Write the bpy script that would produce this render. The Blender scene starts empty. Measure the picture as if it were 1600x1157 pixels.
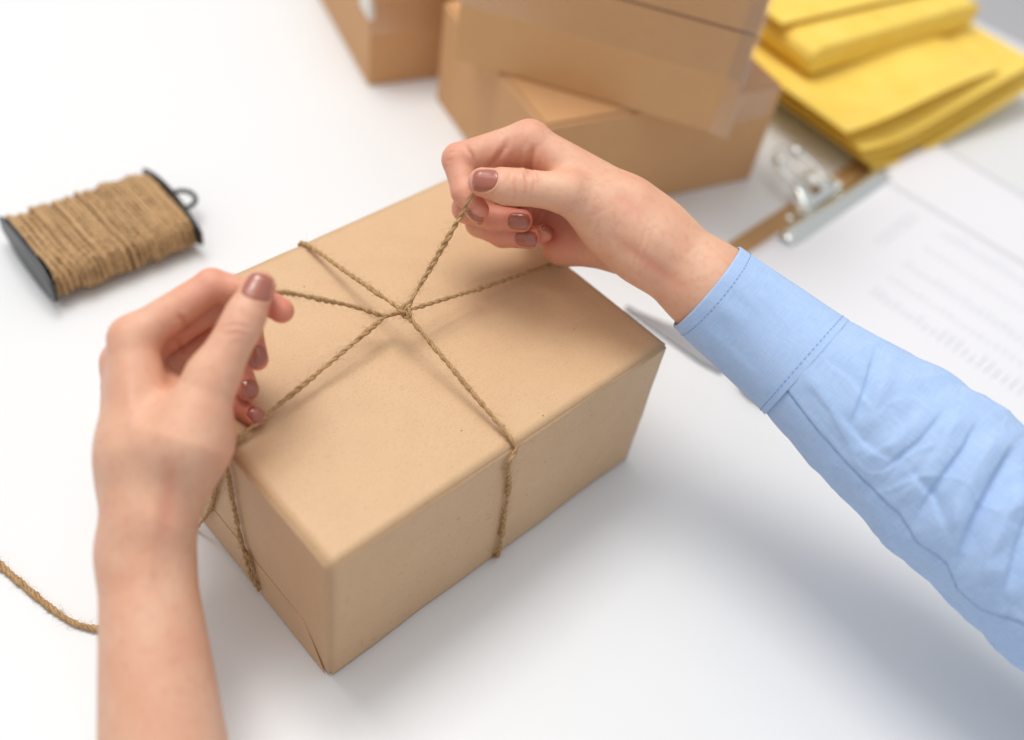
import bpy, bmesh, math, random
import numpy as np
from mathutils import Vector, Matrix
random.seed(7); rng = np.random.default_rng(7)
SC = bpy.context.scene; COL = SC.collection

# ------------------------------------------------------------------ camera
R_CAM = np.array([[0.72781735, -0.67364494, 0.12839159],
                  [-0.42779205, -0.59232101, -0.68275162],
                  [0.53598121, 0.44199358, -0.71928146]])      # rows: right, down, forward
CAM = np.array([-0.14194559, -0.20143716, 0.53923036])
F = 1545.17                                                    # focal length in pixels of a 1600 px wide picture
L, W, H = 0.250, 0.200, 0.1164                                 # the parcel
cd = bpy.data.cameras.new('camera'); cam = bpy.data.objects.new('camera', cd); COL.objects.link(cam)
cd.sensor_fit = 'HORIZONTAL'; cd.sensor_width = 36; cd.lens = F * 36 / 1600; cd.shift_y = -45 / 1600
cd.clip_start = 0.01; cd.clip_end = 50
m = Matrix([[R_CAM[0][i], -R_CAM[1][i], -R_CAM[2][i]] for i in range(3)]).to_4x4(); m.translation = Vector(CAM)
cam.matrix_world = m
cd.dof.use_dof = True; cd.dof.focus_distance = 0.565; cd.dof.aperture_fstop = 2.3; cd.dof.aperture_blades = 0
SC.camera = cam
# ------------------------------------------------------------------ light
wd = bpy.data.worlds.new('World'); SC.world = wd; wd.use_nodes = True
bg = wd.node_tree.nodes['Background']; bg.inputs[0].default_value = (0.975, 0.985, 1, 1); bg.inputs[1].default_value = 0.50
def area(name, loc, target, size, power, col, size_y=None):
    d = bpy.data.lights.new(name, 'AREA'); d.energy = power; d.color = col; d.size = size
    if size_y: d.shape = 'RECTANGLE'; d.size_y = size_y
    o = bpy.data.objects.new(name, d); COL.objects.link(o); o.location = loc
    o.rotation_euler = (Vector(target) - Vector(loc)).to_track_quat('-Z', 'Y').to_euler()
    return o
area('window_light', (0.12 + 0.12, 0.1 + 0.74, 2.2), (0.15, 0.12, 0), 0.85, 24, (1, 0.965, 0.92), 0.85)
area('overhead_fill', (0.1, 0.7, 2.5), (0.15, 0.25, 0), 2.6, 28, (1, 0.995, 0.985))  # added soft fill, no real fixture; lifts the tabletop against the upright faces
SC.view_settings.view_transform = 'Standard'; SC.view_settings.look = 'None'
SC.view_settings.exposure = 0.04; SC.view_settings.gamma = 1

# ------------------------------------------------------------------ helpers
def P(px, py, Z):           # point at depth Z (m) seen at photo pixel
    return CAM + R_CAM.T @ (np.array([(px - 800) / F, (py - 533.5) / F, 1.0]) * Z)
def onplane(px, py, axis, val):
    d = R_CAM.T @ np.array([(px - 800) / F, (py - 533.5) / F, 1.0])
    return CAM + d * (val - CAM[axis]) / d[axis]
def link(o, parent=None):
    COL.objects.link(o)
    if parent is not None:
        o.parent = parent
        if parent.get('world_built'): o.matrix_parent_inverse = Matrix.Translation(-parent.location)   # children modelled in world coordinates
    return o
def mesh_obj(name, v, f, mat, parent=None, smooth=True, uv=None):
    me = bpy.data.meshes.new(name); me.from_pydata([tuple(map(float, p)) for p in v], [], [tuple(map(int, q)) for q in f]); me.update()
    if mat: me.materials.append(mat)
    if smooth: me.polygons.foreach_set('use_smooth', [True] * len(me.polygons))
    if uv is not None:
        ul = me.uv_layers.new(name='UVMap'); li = np.zeros(len(me.loops), int); me.loops.foreach_get('vertex_index', li)
        ul.data.foreach_set('uv', np.asarray(uv)[li].astype(np.float32).ravel())
    return link(bpy.data.objects.new(name, me), parent)
def bm_obj(name, bm, mat, parent=None, smooth=False):
    me = bpy.data.meshes.new(name); bm.to_mesh(me); bm.free()
    me.materials.append(mat)
    if smooth: me.polygons.foreach_set('use_smooth', [True] * len(me.polygons))
    return link(bpy.data.objects.new(name, me), parent)
def thing(name, label, cat, loc=(0, 0, 0), rz=0, group=None):
    o = bpy.data.objects.new(name, None); o.empty_display_size = .02; o.location = loc; o.rotation_euler = (0, 0, rz)
    COL.objects.link(o); tag(o, label, cat, group); return o
def tag(o, label, cat=None, group=None):
    o['label'] = label
    if cat: o['category'] = cat
    if group: o['group'] = group
def box_bm(x0, x1, y0, y1, z0, z1, bev=0.001, seg=2, bm=None):
    b = bmesh.new(); r = bmesh.ops.create_cube(b, size=1)
    for v in b.verts:
        v.co = Vector((x0 + (v.co.x + .5) * (x1 - x0), y0 + (v.co.y + .5) * (y1 - y0), z0 + (v.co.z + .5) * (z1 - z0)))
    if bev: bmesh.ops.bevel(b, geom=b.edges[:], offset=bev, segments=seg, affect='EDGES', profile=.5)
    if bm is not None:
        t = bpy.data.meshes.new('tmp'); b.to_mesh(t); b.free(); bm.from_mesh(t); bpy.data.meshes.remove(t); return bm
    return b
def catmull(pts, step):
    pts = np.asarray(pts, float)
    p = np.vstack([2 * pts[0] - pts[1], pts, 2 * pts[-1] - pts[-2]]); out = []
    for i in range(1, len(p) - 2):
        n = max(2, int(np.ceil(np.linalg.norm(p[i + 1][:3] - p[i][:3]) / step)))
        d = [max(np.linalg.norm(p[j + 1] - p[j]), 1e-9) ** .5 for j in (i - 1, i, i + 1)]
        m1 = (p[i + 1] - p[i]) - d[1] * ((p[i + 1] - p[i - 1]) / (d[0] + d[1]) - (p[i] - p[i - 1]) / d[0]) if d[0] > 1e-4 else p[i + 1] - p[i]
        m2 = (p[i + 1] - p[i]) + d[1] * ((p[i + 2] - p[i + 1]) / d[2] - (p[i + 2] - p[i]) / (d[1] + d[2])) if d[2] > 1e-4 else p[i + 1] - p[i]
        for k in range(n):
            t = k / n; out.append((2 * t**3 - 3 * t**2 + 1) * p[i] + (t**3 - 2 * t**2 + t) * m1 + (-2 * t**3 + 3 * t**2) * p[i + 1] + (t**3 - t**2) * m2)
    out.append(p[-2]); return np.array(out)
def frames(c):
    t = np.gradient(c, axis=0); t /= np.linalg.norm(t, axis=1)[:, None] + 1e-12
    n = np.zeros_like(t); a = np.array([0, 0, 1.]) if abs(t[0][2]) < .8 else np.array([1., 0, 0])
    n[0] = np.cross(t[0], a); n[0] /= np.linalg.norm(n[0])
    for i in range(1, len(c)):
        v = n[i - 1] - t[i] * (n[i - 1] @ t[i]); n[i] = v / (np.linalg.norm(v) + 1e-12)
    return t, n, np.cross(t, n)
def tube(c, r, sides=6, cap=True):
    c = np.asarray(c, float); t, n, b = frames(c); r = np.broadcast_to(np.asarray(r, float), (len(c),))
    a = np.arange(sides) * 2 * math.pi / sides
    v = c[:, None] + r[:, None, None] * (np.cos(a)[None, :, None] * n[:, None] + np.sin(a)[None, :, None] * b[:, None])
    f = []
    for i in range(len(c) - 1):
        for k in range(sides):
            k2 = (k + 1) % sides; f.append((i * sides + k, i * sides + k2, (i + 1) * sides + k2, (i + 1) * sides + k))
    if cap: f.append(tuple(range(sides))[::-1]); f.append(tuple((len(c) - 1) * sides + k for k in range(sides)))
    return v.reshape(-1, 3), f
class MB:
    def __init__(s): s.v = []; s.f = []; s.n = 0
    def add(s, v, f):
        s.v.append(np.asarray(v, float)); s.f += [tuple(i + s.n for i in q) for q in f]; s.n += len(v)
    def build(s, name, mat, parent=None, smooth=True): return mesh_obj(name, np.vstack(s.v), s.f, mat, parent, smooth)
def lathe(prof, seg=24):    # prof: (r, z) list about z
    v = []; f = []; n = len(prof)
    for k in range(seg):
        a = 2 * math.pi * k / seg
        for r, z in prof: v.append((r * math.cos(a), r * math.sin(a), z))
    for k in range(seg):
        k2 = (k + 1) % seg
        for i in range(n - 1): f.append((k * n + i, k2 * n + i, k2 * n + i + 1, k * n + i + 1))
    return np.array(v), f

# ------------------------------------------------------------------ materials
def mat(name, col, rough=.6, spec=.5):
    M = bpy.data.materials.new(name); M.use_nodes = True; b = M.node_tree.nodes['Principled BSDF']
    b.inputs['Base Color'].default_value = (*col, 1); b.inputs['Roughness'].default_value = rough; b.inputs['Specular IOR Level'].default_value = spec
    return M
def N(M, t, **kw):
    n = M.node_tree.nodes.new(t)
    for k, v in kw.items():
        if hasattr(n, k): setattr(n, k, v)
        else: n.inputs[k].default_value = v
    return n
def lk(M, a, b): M.node_tree.links.new(a, b)
def bsdf(M): return M.node_tree.nodes['Principled BSDF']
def mixrgb(M, fac, a, b, mode='MIX'):
    n = N(M, 'ShaderNodeMix'); n.data_type = 'RGBA'; n.blend_type = mode
    for s, v in ((n.inputs[0], fac), (n.inputs[6], a), (n.inputs[7], b)):
        if isinstance(v, (int, float)): s.default_value = v
        elif isinstance(v, tuple): s.default_value = (*v, 1)
        else: lk(M, v, s)
    return n.outputs[2]
def ramp(M, fac, p0, p1, c0=(0, 0, 0), c1=(1, 1, 1)):
    n = N(M, 'ShaderNodeValToRGB'); n.color_ramp.elements[0].position = p0; n.color_ramp.elements[1].position = p1
    n.color_ramp.elements[0].color = (*c0, 1); n.color_ramp.elements[1].color = (*c1, 1); lk(M, fac, n.inputs[0]); return n.outputs[0]
def noise(M, scale, detail=3, vec=None, rough=.5):
    n = N(M, 'ShaderNodeTexNoise'); n.inputs['Scale'].default_value = scale; n.inputs['Detail'].default_value = detail; n.inputs['Roughness'].default_value = rough
    if vec is None:
        tc = N(M, 'ShaderNodeTexCoord'); vec = tc.outputs['Object']
    lk(M, vec, n.inputs['Vector']); return n.outputs['Fac']
def mapping(M, src, scale=(1, 1, 1), rot=(0, 0, 0)):
    tc = N(M, 'ShaderNodeTexCoord'); mp = N(M, 'ShaderNodeMapping'); mp.inputs['Scale'].default_value = scale; mp.inputs['Rotation'].default_value = rot
    lk(M, tc.outputs[src], mp.inputs['Vector']); return mp.outputs[0]
def bump(M, h, strength, dist):
    n = N(M, 'ShaderNodeBump'); n.inputs['Strength'].default_value = strength; n.inputs['Distance'].default_value = dist
    lk(M, h, n.inputs['Height']); lk(M, n.outputs[0], bsdf(M).inputs['Normal']); return n

def paper_mat(name, col, dark, rough=.52, fleck=.35, scale=1.0):
    M = mat(name, col, rough, .35)
    a = noise(M, 60 * scale, 4); b = noise(M, 900 * scale, 3)
    fib = noise(M, 1, 3, mapping(M, 'Object', (260 * scale, 1500 * scale, 260 * scale), (.2, .1, .6)))
    c = mixrgb(M, ramp(M, a, .35, .7), col, tuple(.91 * x + .09 * y for x, y in zip(col, dark)))
    c = mixrgb(M, ramp(M, b, .52, .8), c, tuple(.6 * x + .4 * y for x, y in zip(col, dark)))
    fl = ramp(M, fib, .62, .8); mu = N(M, 'ShaderNodeMath', operation='MULTIPLY'); lk(M, fl, mu.inputs[0]); mu.inputs[1].default_value = fleck
    c = mixrgb(M, mu.outputs[0], c, dark)
    vo = N(M, 'ShaderNodeTexVoronoi'); vo.inputs['Scale'].default_value = 95 * scale
    tc = N(M, 'ShaderNodeTexCoord'); lk(M, tc.outputs['Object'], vo.inputs['Vector'])
    sp = ramp(M, vo.outputs['Distance'], .03, .07, (1, 1, 1), (0, 0, 0))
    sel = ramp(M, noise(M, 140 * scale, 1), .55, .62); mu2 = N(M, 'ShaderNodeMath', operation='MULTIPLY'); lk(M, sp, mu2.inputs[0]); lk(M, sel, mu2.inputs[1])
    c = mixrgb(M, mu2.outputs[0], c, tuple(.45 * x for x in dark))
    lk(M, c, bsdf(M).inputs['Base Color'])
    bump(M, b, .22, .00025)
    return M
KRAFT = paper_mat('kraft_paper', (.665, .44, .255), (.39, .215, .10), .5, .6)
CARTON = paper_mat('carton_board', (.68, .40, .185), (.45, .245, .105), .7, .2, .6)
CARTON2 = paper_mat('carton_board_dull', (.65, .37, .175), (.42, .22, .10), .7, .2, .6)
CLIPB = paper_mat('hardboard', (.46, .27, .115), (.25, .13, .05), .55, .3, 1)
WHITE = mat('white_table', (.79, .80, .812), .34, .4)
_n = noise(WHITE, 3, 3); lk(WHITE, mixrgb(WHITE, _n, (.78, .792, .804), (.798, .808, .82)), bsdf(WHITE).inputs['Base Color'])
bump(WHITE, noise(WHITE, 800, 2), .04, .0002)
PAPER = mat('white_sheet', (.82, .82, .855), .7, .2); bump(PAPER, noise(PAPER, 700, 2), .1, .0002)
INK = mat('grey_blue_ink', (.765, .775, .83), .7, .1)
BLACK = mat('black_plastic', (.018, .02, .025), .38, .5); bump(BLACK, noise(BLACK, 500, 2), .1, .0002)
STEEL = mat('polished_steel', (.90, .93, .90), .26); bsdf(STEEL).inputs['Metallic'].default_value = 1; bump(STEEL, noise(STEEL, 60, 2), .05, .001)
GREYM = mat('brushed_steel', (.55, .55, .58), .42); bsdf(GREYM).inputs['Metallic'].default_value = .85; bump(GREYM, noise(GREYM, 300, 2), .05, .0003)
YEL = mat('yellow_mailer_paper', (.86, .60, .13), .55, .3)
lk(YEL, mixrgb(YEL, ramp(YEL, noise(YEL, 30, 4), .35, .7), (.94, .69, .145), (.91, .62, .10)), bsdf(YEL).inputs['Base Color']); bump(YEL, noise(YEL, 120, 3), .10, .0008)
def jute_mat(name, a, b, c):
    M = mat(name, a, .75, .2)
    n1 = noise(M, 350, 4); n2 = noise(M, 1800, 2)
    col = mixrgb(M, ramp(M, n1, .3, .7), a, b); col = mixrgb(M, ramp(M, n2, .5, .75), col, c); lk(M, col, bsdf(M).inputs['Base Color'])
    bump(M, n2, .5, .0004); return M
JUTE = jute_mat('jute_twine', (.44, .26, .115), (.60, .40, .21), (.20, .10, .04))
JUTE2 = jute_mat('spool_jute', (.50, .305, .145), (.64, .43, .235), (.30, .165, .07))
TAPE = bpy.data.materials.new('clear_tape'); TAPE.use_nodes = True
_nt = TAPE.node_tree; _nt.nodes.remove(bsdf(TAPE)); _o = _nt.nodes['Material Output']
_t = N(TAPE, 'ShaderNodeBsdfTransparent'); _t.inputs[0].default_value = (1, .99, .975, 1); _g = N(TAPE, 'ShaderNodeBsdfGlossy'); _g.inputs['Roughness'].default_value = .22
_d = N(TAPE, 'ShaderNodeBsdfDiffuse'); _d.inputs[0].default_value = (.9, .82, .74, 1)
_m0 = N(TAPE, 'ShaderNodeMixShader'); _m0.inputs[0].default_value = .03; lk(TAPE, _t.outputs[0], _m0.inputs[1]); lk(TAPE, _d.outputs[0], _m0.inputs[2])
_mx = N(TAPE, 'ShaderNodeMixShader'); _mx.inputs[0].default_value = .05
lk(TAPE, _m0.outputs[0], _mx.inputs[1]); lk(TAPE, _g.outputs[0], _mx.inputs[2]); lk(TAPE, _mx.outputs[0], _o.inputs[0])
WTAPE = mat('white_tape', (.82, .78, .72), .4, .4); bump(WTAPE, noise(WTAPE, 120, 2), .1, .0005)
def skin_mat():
    M = mat('skin', (.7, .42, .29), .43, .5); b = bsdf(M)
    at = N(M, 'ShaderNodeAttribute', attribute_name='flush')
    big = noise(M, 45, 3); sm = noise(M, 260, 3)
    base = mixrgb(M, ramp(M, big, .36, .64), (.775, .46, .31), (.745, .395, .26))
    base = mixrgb(M, at.outputs['Fac'], base, (.73, .23, .16))
    f2 = N(M, 'ShaderNodeMath', operation='MULTIPLY'); lk(M, ramp(M, sm, .5, .75), f2.inputs[0]); f2.inputs[1].default_value = .5
    base = mixrgb(M, f2.outputs[0], base, (.68, .30, .20)); lk(M, base, b.inputs['Base Color'])
    b.inputs['Subsurface Weight'].default_value = .22; b.inputs['Subsurface Radius'].default_value = (1, .32, .16); b.inputs['Subsurface Scale'].default_value = .0035
    vo = N(M, 'ShaderNodeTexVoronoi'); vo.inputs['Scale'].default_value = 1100; vo.feature = 'DISTANCE_TO_EDGE'
    tc = N(M, 'ShaderNodeTexCoord'); lk(M, tc.outputs['Object'], vo.inputs['Vector'])
    ad = N(M, 'ShaderNodeMath', operation='ADD'); lk(M, ramp(M, vo.outputs['Distance'], 0, .12), ad.inputs[0]); lk(M, noise(M, 420, 3), ad.inputs[1])
    bump(M, ad.outputs[0], .26, .0005); return M
SKIN = skin_mat()
NAIL = mat('dusty_rose_polish', (.36, .12, .08), .24, .4); bsdf(NAIL).inputs['Coat Weight'].default_value = .9; bsdf(NAIL).inputs['Coat Roughness'].default_value = .05
lk(NAIL, mixrgb(NAIL, noise(NAIL, 300, 2), (.42, .14, .095), (.385, .122, .082)), bsdf(NAIL).inputs['Base Color'])
def chambray():
    M = mat('blue_chambray', (.32, .5, .84), .8, .15); b = bsdf(M)
    def thread(axis, pitch):
        mp = mapping(M, 'UV', (1, 1, 1)); sp = N(M, 'ShaderNodeSeparateXYZ'); lk(M, mp, sp.inputs[0])
        nz = noise(M, 90, 2, mp); mu = N(M, 'ShaderNodeMath', operation='MULTIPLY_ADD'); lk(M, nz, mu.inputs[0]); mu.inputs[1].default_value = .0012; lk(M, sp.outputs[axis], mu.inputs[2])
        q = N(M, 'ShaderNodeMath', operation='MULTIPLY'); lk(M, mu.outputs[0], q.inputs[0]); q.inputs[1].default_value = 2 * math.pi / pitch
        s = N(M, 'ShaderNodeMath', operation='SINE'); lk(M, q.outputs[0], s.inputs[0]); return s.outputs[0]
    a, c = thread(0, .00105), thread(1, .00105)
    p = N(M, 'ShaderNodeMath', operation='MULTIPLY'); lk(M, a, p.inputs[0]); lk(M, c, p.inputs[1])
    h = N(M, 'ShaderNodeMath', operation='MULTIPLY_ADD'); lk(M, p.outputs[0], h.inputs[0]); h.inputs[1].default_value = .5; h.inputs[2].default_value = .5
    slub = noise(M, 1, 2, mapping(M, 'UV', (110, 2200, 1))); slub2 = noise(M, 1, 2, mapping(M, 'UV', (2200, 110, 1)))
    col = mixrgb(M, h.outputs[0], (.355, .53, .85), (.48, .635, .90))
    col = mixrgb(M, ramp(M, slub, .45, .75), col, (.51, .655, .91)); col = mixrgb(M, ramp(M, slub2, .5, .8), col, (.335, .505, .825))
    lk(M, col, b.inputs['Base Color']); b.inputs['Sheen Weight'].default_value = .15
    bump(M, h.outputs[0], .35, .0005); return M
CHAM = chambray()
THREAD = mat('blue_thread', (.17, .30, .62), .8, .1); bump(THREAD, noise(THREAD, 2500, 1), .2, .0002)

# ------------------------------------------------------------------ table
tb = bm_obj('table', box_bm(-1.2, 1.108, -1.1, 2.2, -.03, 0, .002), WHITE); tb['kind'] = 'structure'
FLOOR = mat('grey_floor', (.72, .71, .73), .6, .3); lk(FLOOR, mixrgb(FLOOR, noise(FLOOR, 6, 4), (.70, .69, .71), (.75, .74, .76)), bsdf(FLOOR).inputs['Base Color'])
fl0 = bm_obj('floor', box_bm(-3, 5, -3, 5, -.79, -.74, 0), FLOOR); fl0['kind'] = 'structure'

# ------------------------------------------------------------------ parcel
def paper_block():
    nx, ny, nz = 50, 40, 24; r = .0016
    bm = bmesh.new(); bmesh.ops.create_cube(bm, size=1)
    for v in bm.verts: v.co = Vector(((v.co.x + .5) * L, (v.co.y + .5) * W, (v.co.z + .5) * H))
    bmesh.ops.bevel(bm, geom=bm.edges[:], offset=r, segments=2, affect='EDGES')
    bmesh.ops.subdivide_edges(bm, edges=[e for e in bm.edges if e.calc_length() > .05], cuts=40, use_grid_fill=True)
    from mathutils import noise as mn
    for v in bm.verts:
        c = v.co; b = .0011
        sx, sy, sz = [math.sin(math.pi * min(max(a / d, 0), 1)) for a, d in ((c.x, L), (c.y, W), (c.z, H))]
        if c.z > H - .0005: c.z += .0007 * sx * sy + .0006 * mn.noise(c * 20) + .0002 * mn.noise(c * 70)
        if c.y < .0005: c.y -= b * sx * sz + .0008 * mn.noise(c * 22) + .00025 * mn.noise(c * 70)
        if c.z < .0005: c.z = max(c.z, 0)
        # pinch under the twine at the edges
        for (ex, ey, ax) in ((.121, 0, 0), (.122, W, 0), (0, .089, 1), (L, .0895, 1)):
            d = abs(c.x - ex) if ax == 0 else abs(c.y - ey)
            o = abs(c.y - ey) if ax == 0 else abs(c.x - ex)
            if c.z > H - .01 and o < .006: c.z -= .0007 * math.exp(-(d / .006) ** 2)
    return bm
parcel = thing('parcel', 'box wrapped in plain kraft paper being tied with twine in the foreground', 'parcel')
bm_obj('wrapping', paper_block(), KRAFT, parcel, True)
def sheet(name, poly, nrm, th, matl, parent, lift=.0012):
    # flat paper flap: polygon corners (ordered), thickness th, offset lift along nrm
    nrm = np.array(nrm, float); a = np.array(poly, float) + nrm * lift; b = a + nrm * th; n = len(a)
    f = [tuple(range(n))[::-1], tuple(range(n, 2 * n))] + [(i, (i + 1) % n, n + (i + 1) % n, n + i) for i in range(n)]
    o = mesh_obj(name, np.vstack([a, b]), f, matl, parent, False)
    bm = bmesh.new(); bm.from_mesh(o.data); bmesh.ops.recalc_face_normals(bm, faces=bm.faces); bm.to_mesh(o.data); bm.free(); return o
def fold(name, poly, lifts, parent):
    v = [(-l, y, z) for (y, z), l in zip(poly, lifts)]; n = len(v); v += [(x + .0005, y, z) for x, y, z in v]
    f = [tuple(range(n)), tuple(range(n, 2 * n))[::-1]] + [(i, n + i, n + (i + 1) % n, (i + 1) % n) for i in range(n)]
    o = mesh_obj(name, v, f, KRAFT, parent, False)
    bm = bmesh.new(); bm.from_mesh(o.data); bmesh.ops.recalc_face_normals(bm, faces=bm.faces); bm.to_mesh(o.data); bm.free(); return o
fold('end_flap', [(.004, .0008), (W - .004, .0008), (W - .030, .031), (.024, .031)], [.0012, .0012, .0004, .0004], parcel)

# ------------------------------------------------------------------ twine
def twine(mb, path, r, pitch=.0115, plies=2, sides=6, step=.0011, fuzz=60, seed=0):
    rg = np.random.default_rng(seed); c = catmull(path, step)
    s = np.r_[0, np.cumsum(np.linalg.norm(np.diff(c, axis=0), axis=1))]; t, n, b = frames(c)
    wob = np.interp(s, np.linspace(0, s[-1], max(4, int(s[-1] / .006))), rg.normal(0, .15, max(4, int(s[-1] / .006))))
    rr = r * (1 + wob)
    for k in range(plies):
        a = 2 * math.pi * (s / pitch + k / plies) + wob * 3
        off = rr * (.43 if plies == 2 else .5)
        cc = c + off[:, None] * (np.cos(a)[:, None] * n + np.sin(a)[:, None] * b)
        v, f = tube(cc, rr * (.64 if plies == 2 else .54) * (1 + rg.normal(0, .08, len(c))), sides); mb.add(v, f)
    for _ in range(int(fuzz * 2.4)):
        i = rg.integers(1, len(c) - 2); a = rg.uniform(0, 2 * math.pi); o = math.cos(a) * n[i] + math.sin(a) * b[i]
        ln = rg.uniform(.0015, .0075); d = t[i] * rg.choice([-1, 1]) * rg.uniform(.3, 1) + o * rg.uniform(.15, .9); d /= np.linalg.norm(d)
        p0 = c[i] + o * r * .8; q = rg.normal(0, .35, 3)
        pts = [p0, p0 + d * ln * .5, p0 + (d + q * .4) / np.linalg.norm(d + q * .4) * ln]
        v, f = tube(np.array(pts), [.00006, .00005, .00003], 3, False); mb.add(v, f)
RT = .00142
K = np.array([.1203, .0962, .1412])
J1 = P(603, 494, .5635)
tw = thing('twine', 'thin brown jute twine crossed round the kraft parcel and pulled into a knot', 'twine')
def strand(path, seed, fuzz=70, r=RT):
    mb = MB(); twine(mb, path, r, fuzz=fuzz, seed=seed); return mb.build('strand', JUTE, tw)
zt = H + .0012
fr = lambda px, py: onplane(px, py, 1, -.0029)
lf = lambda px, py: onplane(px, py, 0, -.0025)
strand([K, K * .5 + np.array([.1213, .003, zt + .0015]) * .5, (.1213, .004, zt + .0012), (.1213, -.0010, H - .0002), fr(796, 722), fr(795, 760), fr(789, 800), fr(783, 840), fr(777, 868), fr(775, 876) + (0, .003, .0012), fr(775, 876) + (0, .010, .0016)], 1, 110)
strand([K, K * .5 + np.array([.122, .197, zt]) * .5 + (0, 0, .0004), (.122, .196, zt + .001), (.122, .2012, H - .001), (.122, .2018, .06), (.122, .2018, .001)], 2, 90)
strand([K, K * .5 + np.array([.25, .0895, zt]) * .5 - (0, 0, .0003), (.246, .0895, zt + .001), (.2512, .0895, H - .001), (.2518, .0895, .06), (.2518, .0895, .001)], 3, 90)
strand([J1, J1 * .5 + np.array([.004, .089, zt + .001]) * .5, (.003, .089, zt + .001), (-.0014, .0885, H - .0005), lf(357, 745), lf(367, 800), lf(378, 850), lf(401, 914), lf(403, 921) + (.003, 0, .0008), lf(403, 921) + (.010, 0, .0014)], 4, 100)
strand([lf(384, 862), lf(391, 880), lf(398, 905), lf(404, 923)], 14, 20, .0011)
strand([K, P(612, 492, .5655), J1, P(560, 481, .556), P(500, 468, .536), P(455, 459, .518), P(430, 457, .503), P(410, 458, .498)], 5, 80)
strand([K, P(660, 440, .5650), P(700, 372, .5645), P(724, 330, .5630), P(735, 309, .5600), P(748, 297, .5590)], 6, 90)
strand([lf(342, 690), lf(341, 735), lf(336, 765), lf(326, 800), (-.008, .128, .0016)], 7, 25)
mb = MB(); a = np.linspace(0, 2 * math.pi, 90); kr = .0022
kn = np.c_[(np.sin(a) + 2 * np.sin(2 * a)) * kr * .62, (np.cos(a) - 2 * np.cos(2 * a)) * kr * .62, -np.sin(3 * a) * kr * .8] + K + (0, 0, .0002)
twine(mb, kn[:-1:3], RT * 1.0, step=.0008, fuzz=40, seed=8); mb.build('knot', JUTE, tw)
mb = MB()
g = [onplane(px, py, 2, .0021) for px, py in ((-260, 700), (-120, 800), (-50, 850), (-15, 872), (25, 905), (60, 935), (100, 965), (130, 979), (165, 983), (200, 974), (235, 955))]
twine(mb, g, .0021, .011, 3, 6, .0012, 160, 9)
lt = mb.build('loose_twine', JUTE); tag(lt, 'loose length of thick twine lying on the white table beside the left forearm', 'twine')

# ------------------------------------------------------------------ hands: smooth union of tapered limbs, meshed as one surface each
def cpt(px, py, Z, rp): return np.array([(px - 800) * Z / F, (py - 533.5) * Z / F, Z, rp * Z / F])   # mm, camera frame
def cone(p, a, b):
    pa = p - a[:3]; ba = b[:3] - a[:3]; h = np.clip((pa @ ba) / (ba @ ba), 0, 1)
    return np.sqrt(((pa - h[:, None] * ba) ** 2).sum(1)) - (a[3] + (b[3] - a[3]) * h)
def smin(a, b, k):
    h = np.maximum(k - np.abs(a - b), 0) / k; return np.minimum(a, b) - h * h * k * .25
class Hand:
    def __init__(s, palm, fingers): s.palm = [(cpt(*a), cpt(*b)) for a, b in palm]; s.fing = [[cpt(*j) for j in f] for f in fingers]
    def sdf(s, p):
        d = None
        for a, b in s.palm:
            e = cone(p, a, b); d = e if d is None else smin(d, e, 11)
        out = d
        for q, f in enumerate(s.fing):
            base = smin(d, cone(p, f[0], f[1]), 7); rest = None
            for a, b in zip(f[1:], f[2:]):
                e = cone(p, a, b); rest = e if rest is None else smin(rest, e, 2.5)
            e = smin(base, rest, 2.2) if q else smin(base, rest, 3)
            # pads of the fingers belong to their own finger only
            out = smin(out, e, .7)
        return out
    def grad(s, p, e=.4):
        g = np.stack([s.sdf(p + np.eye(3)[i] * e) - s.sdf(p - np.eye(3)[i] * e) for i in range(3)], 1)
        return g / (np.linalg.norm(g, axis=1)[:, None] + 1e-9)
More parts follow.
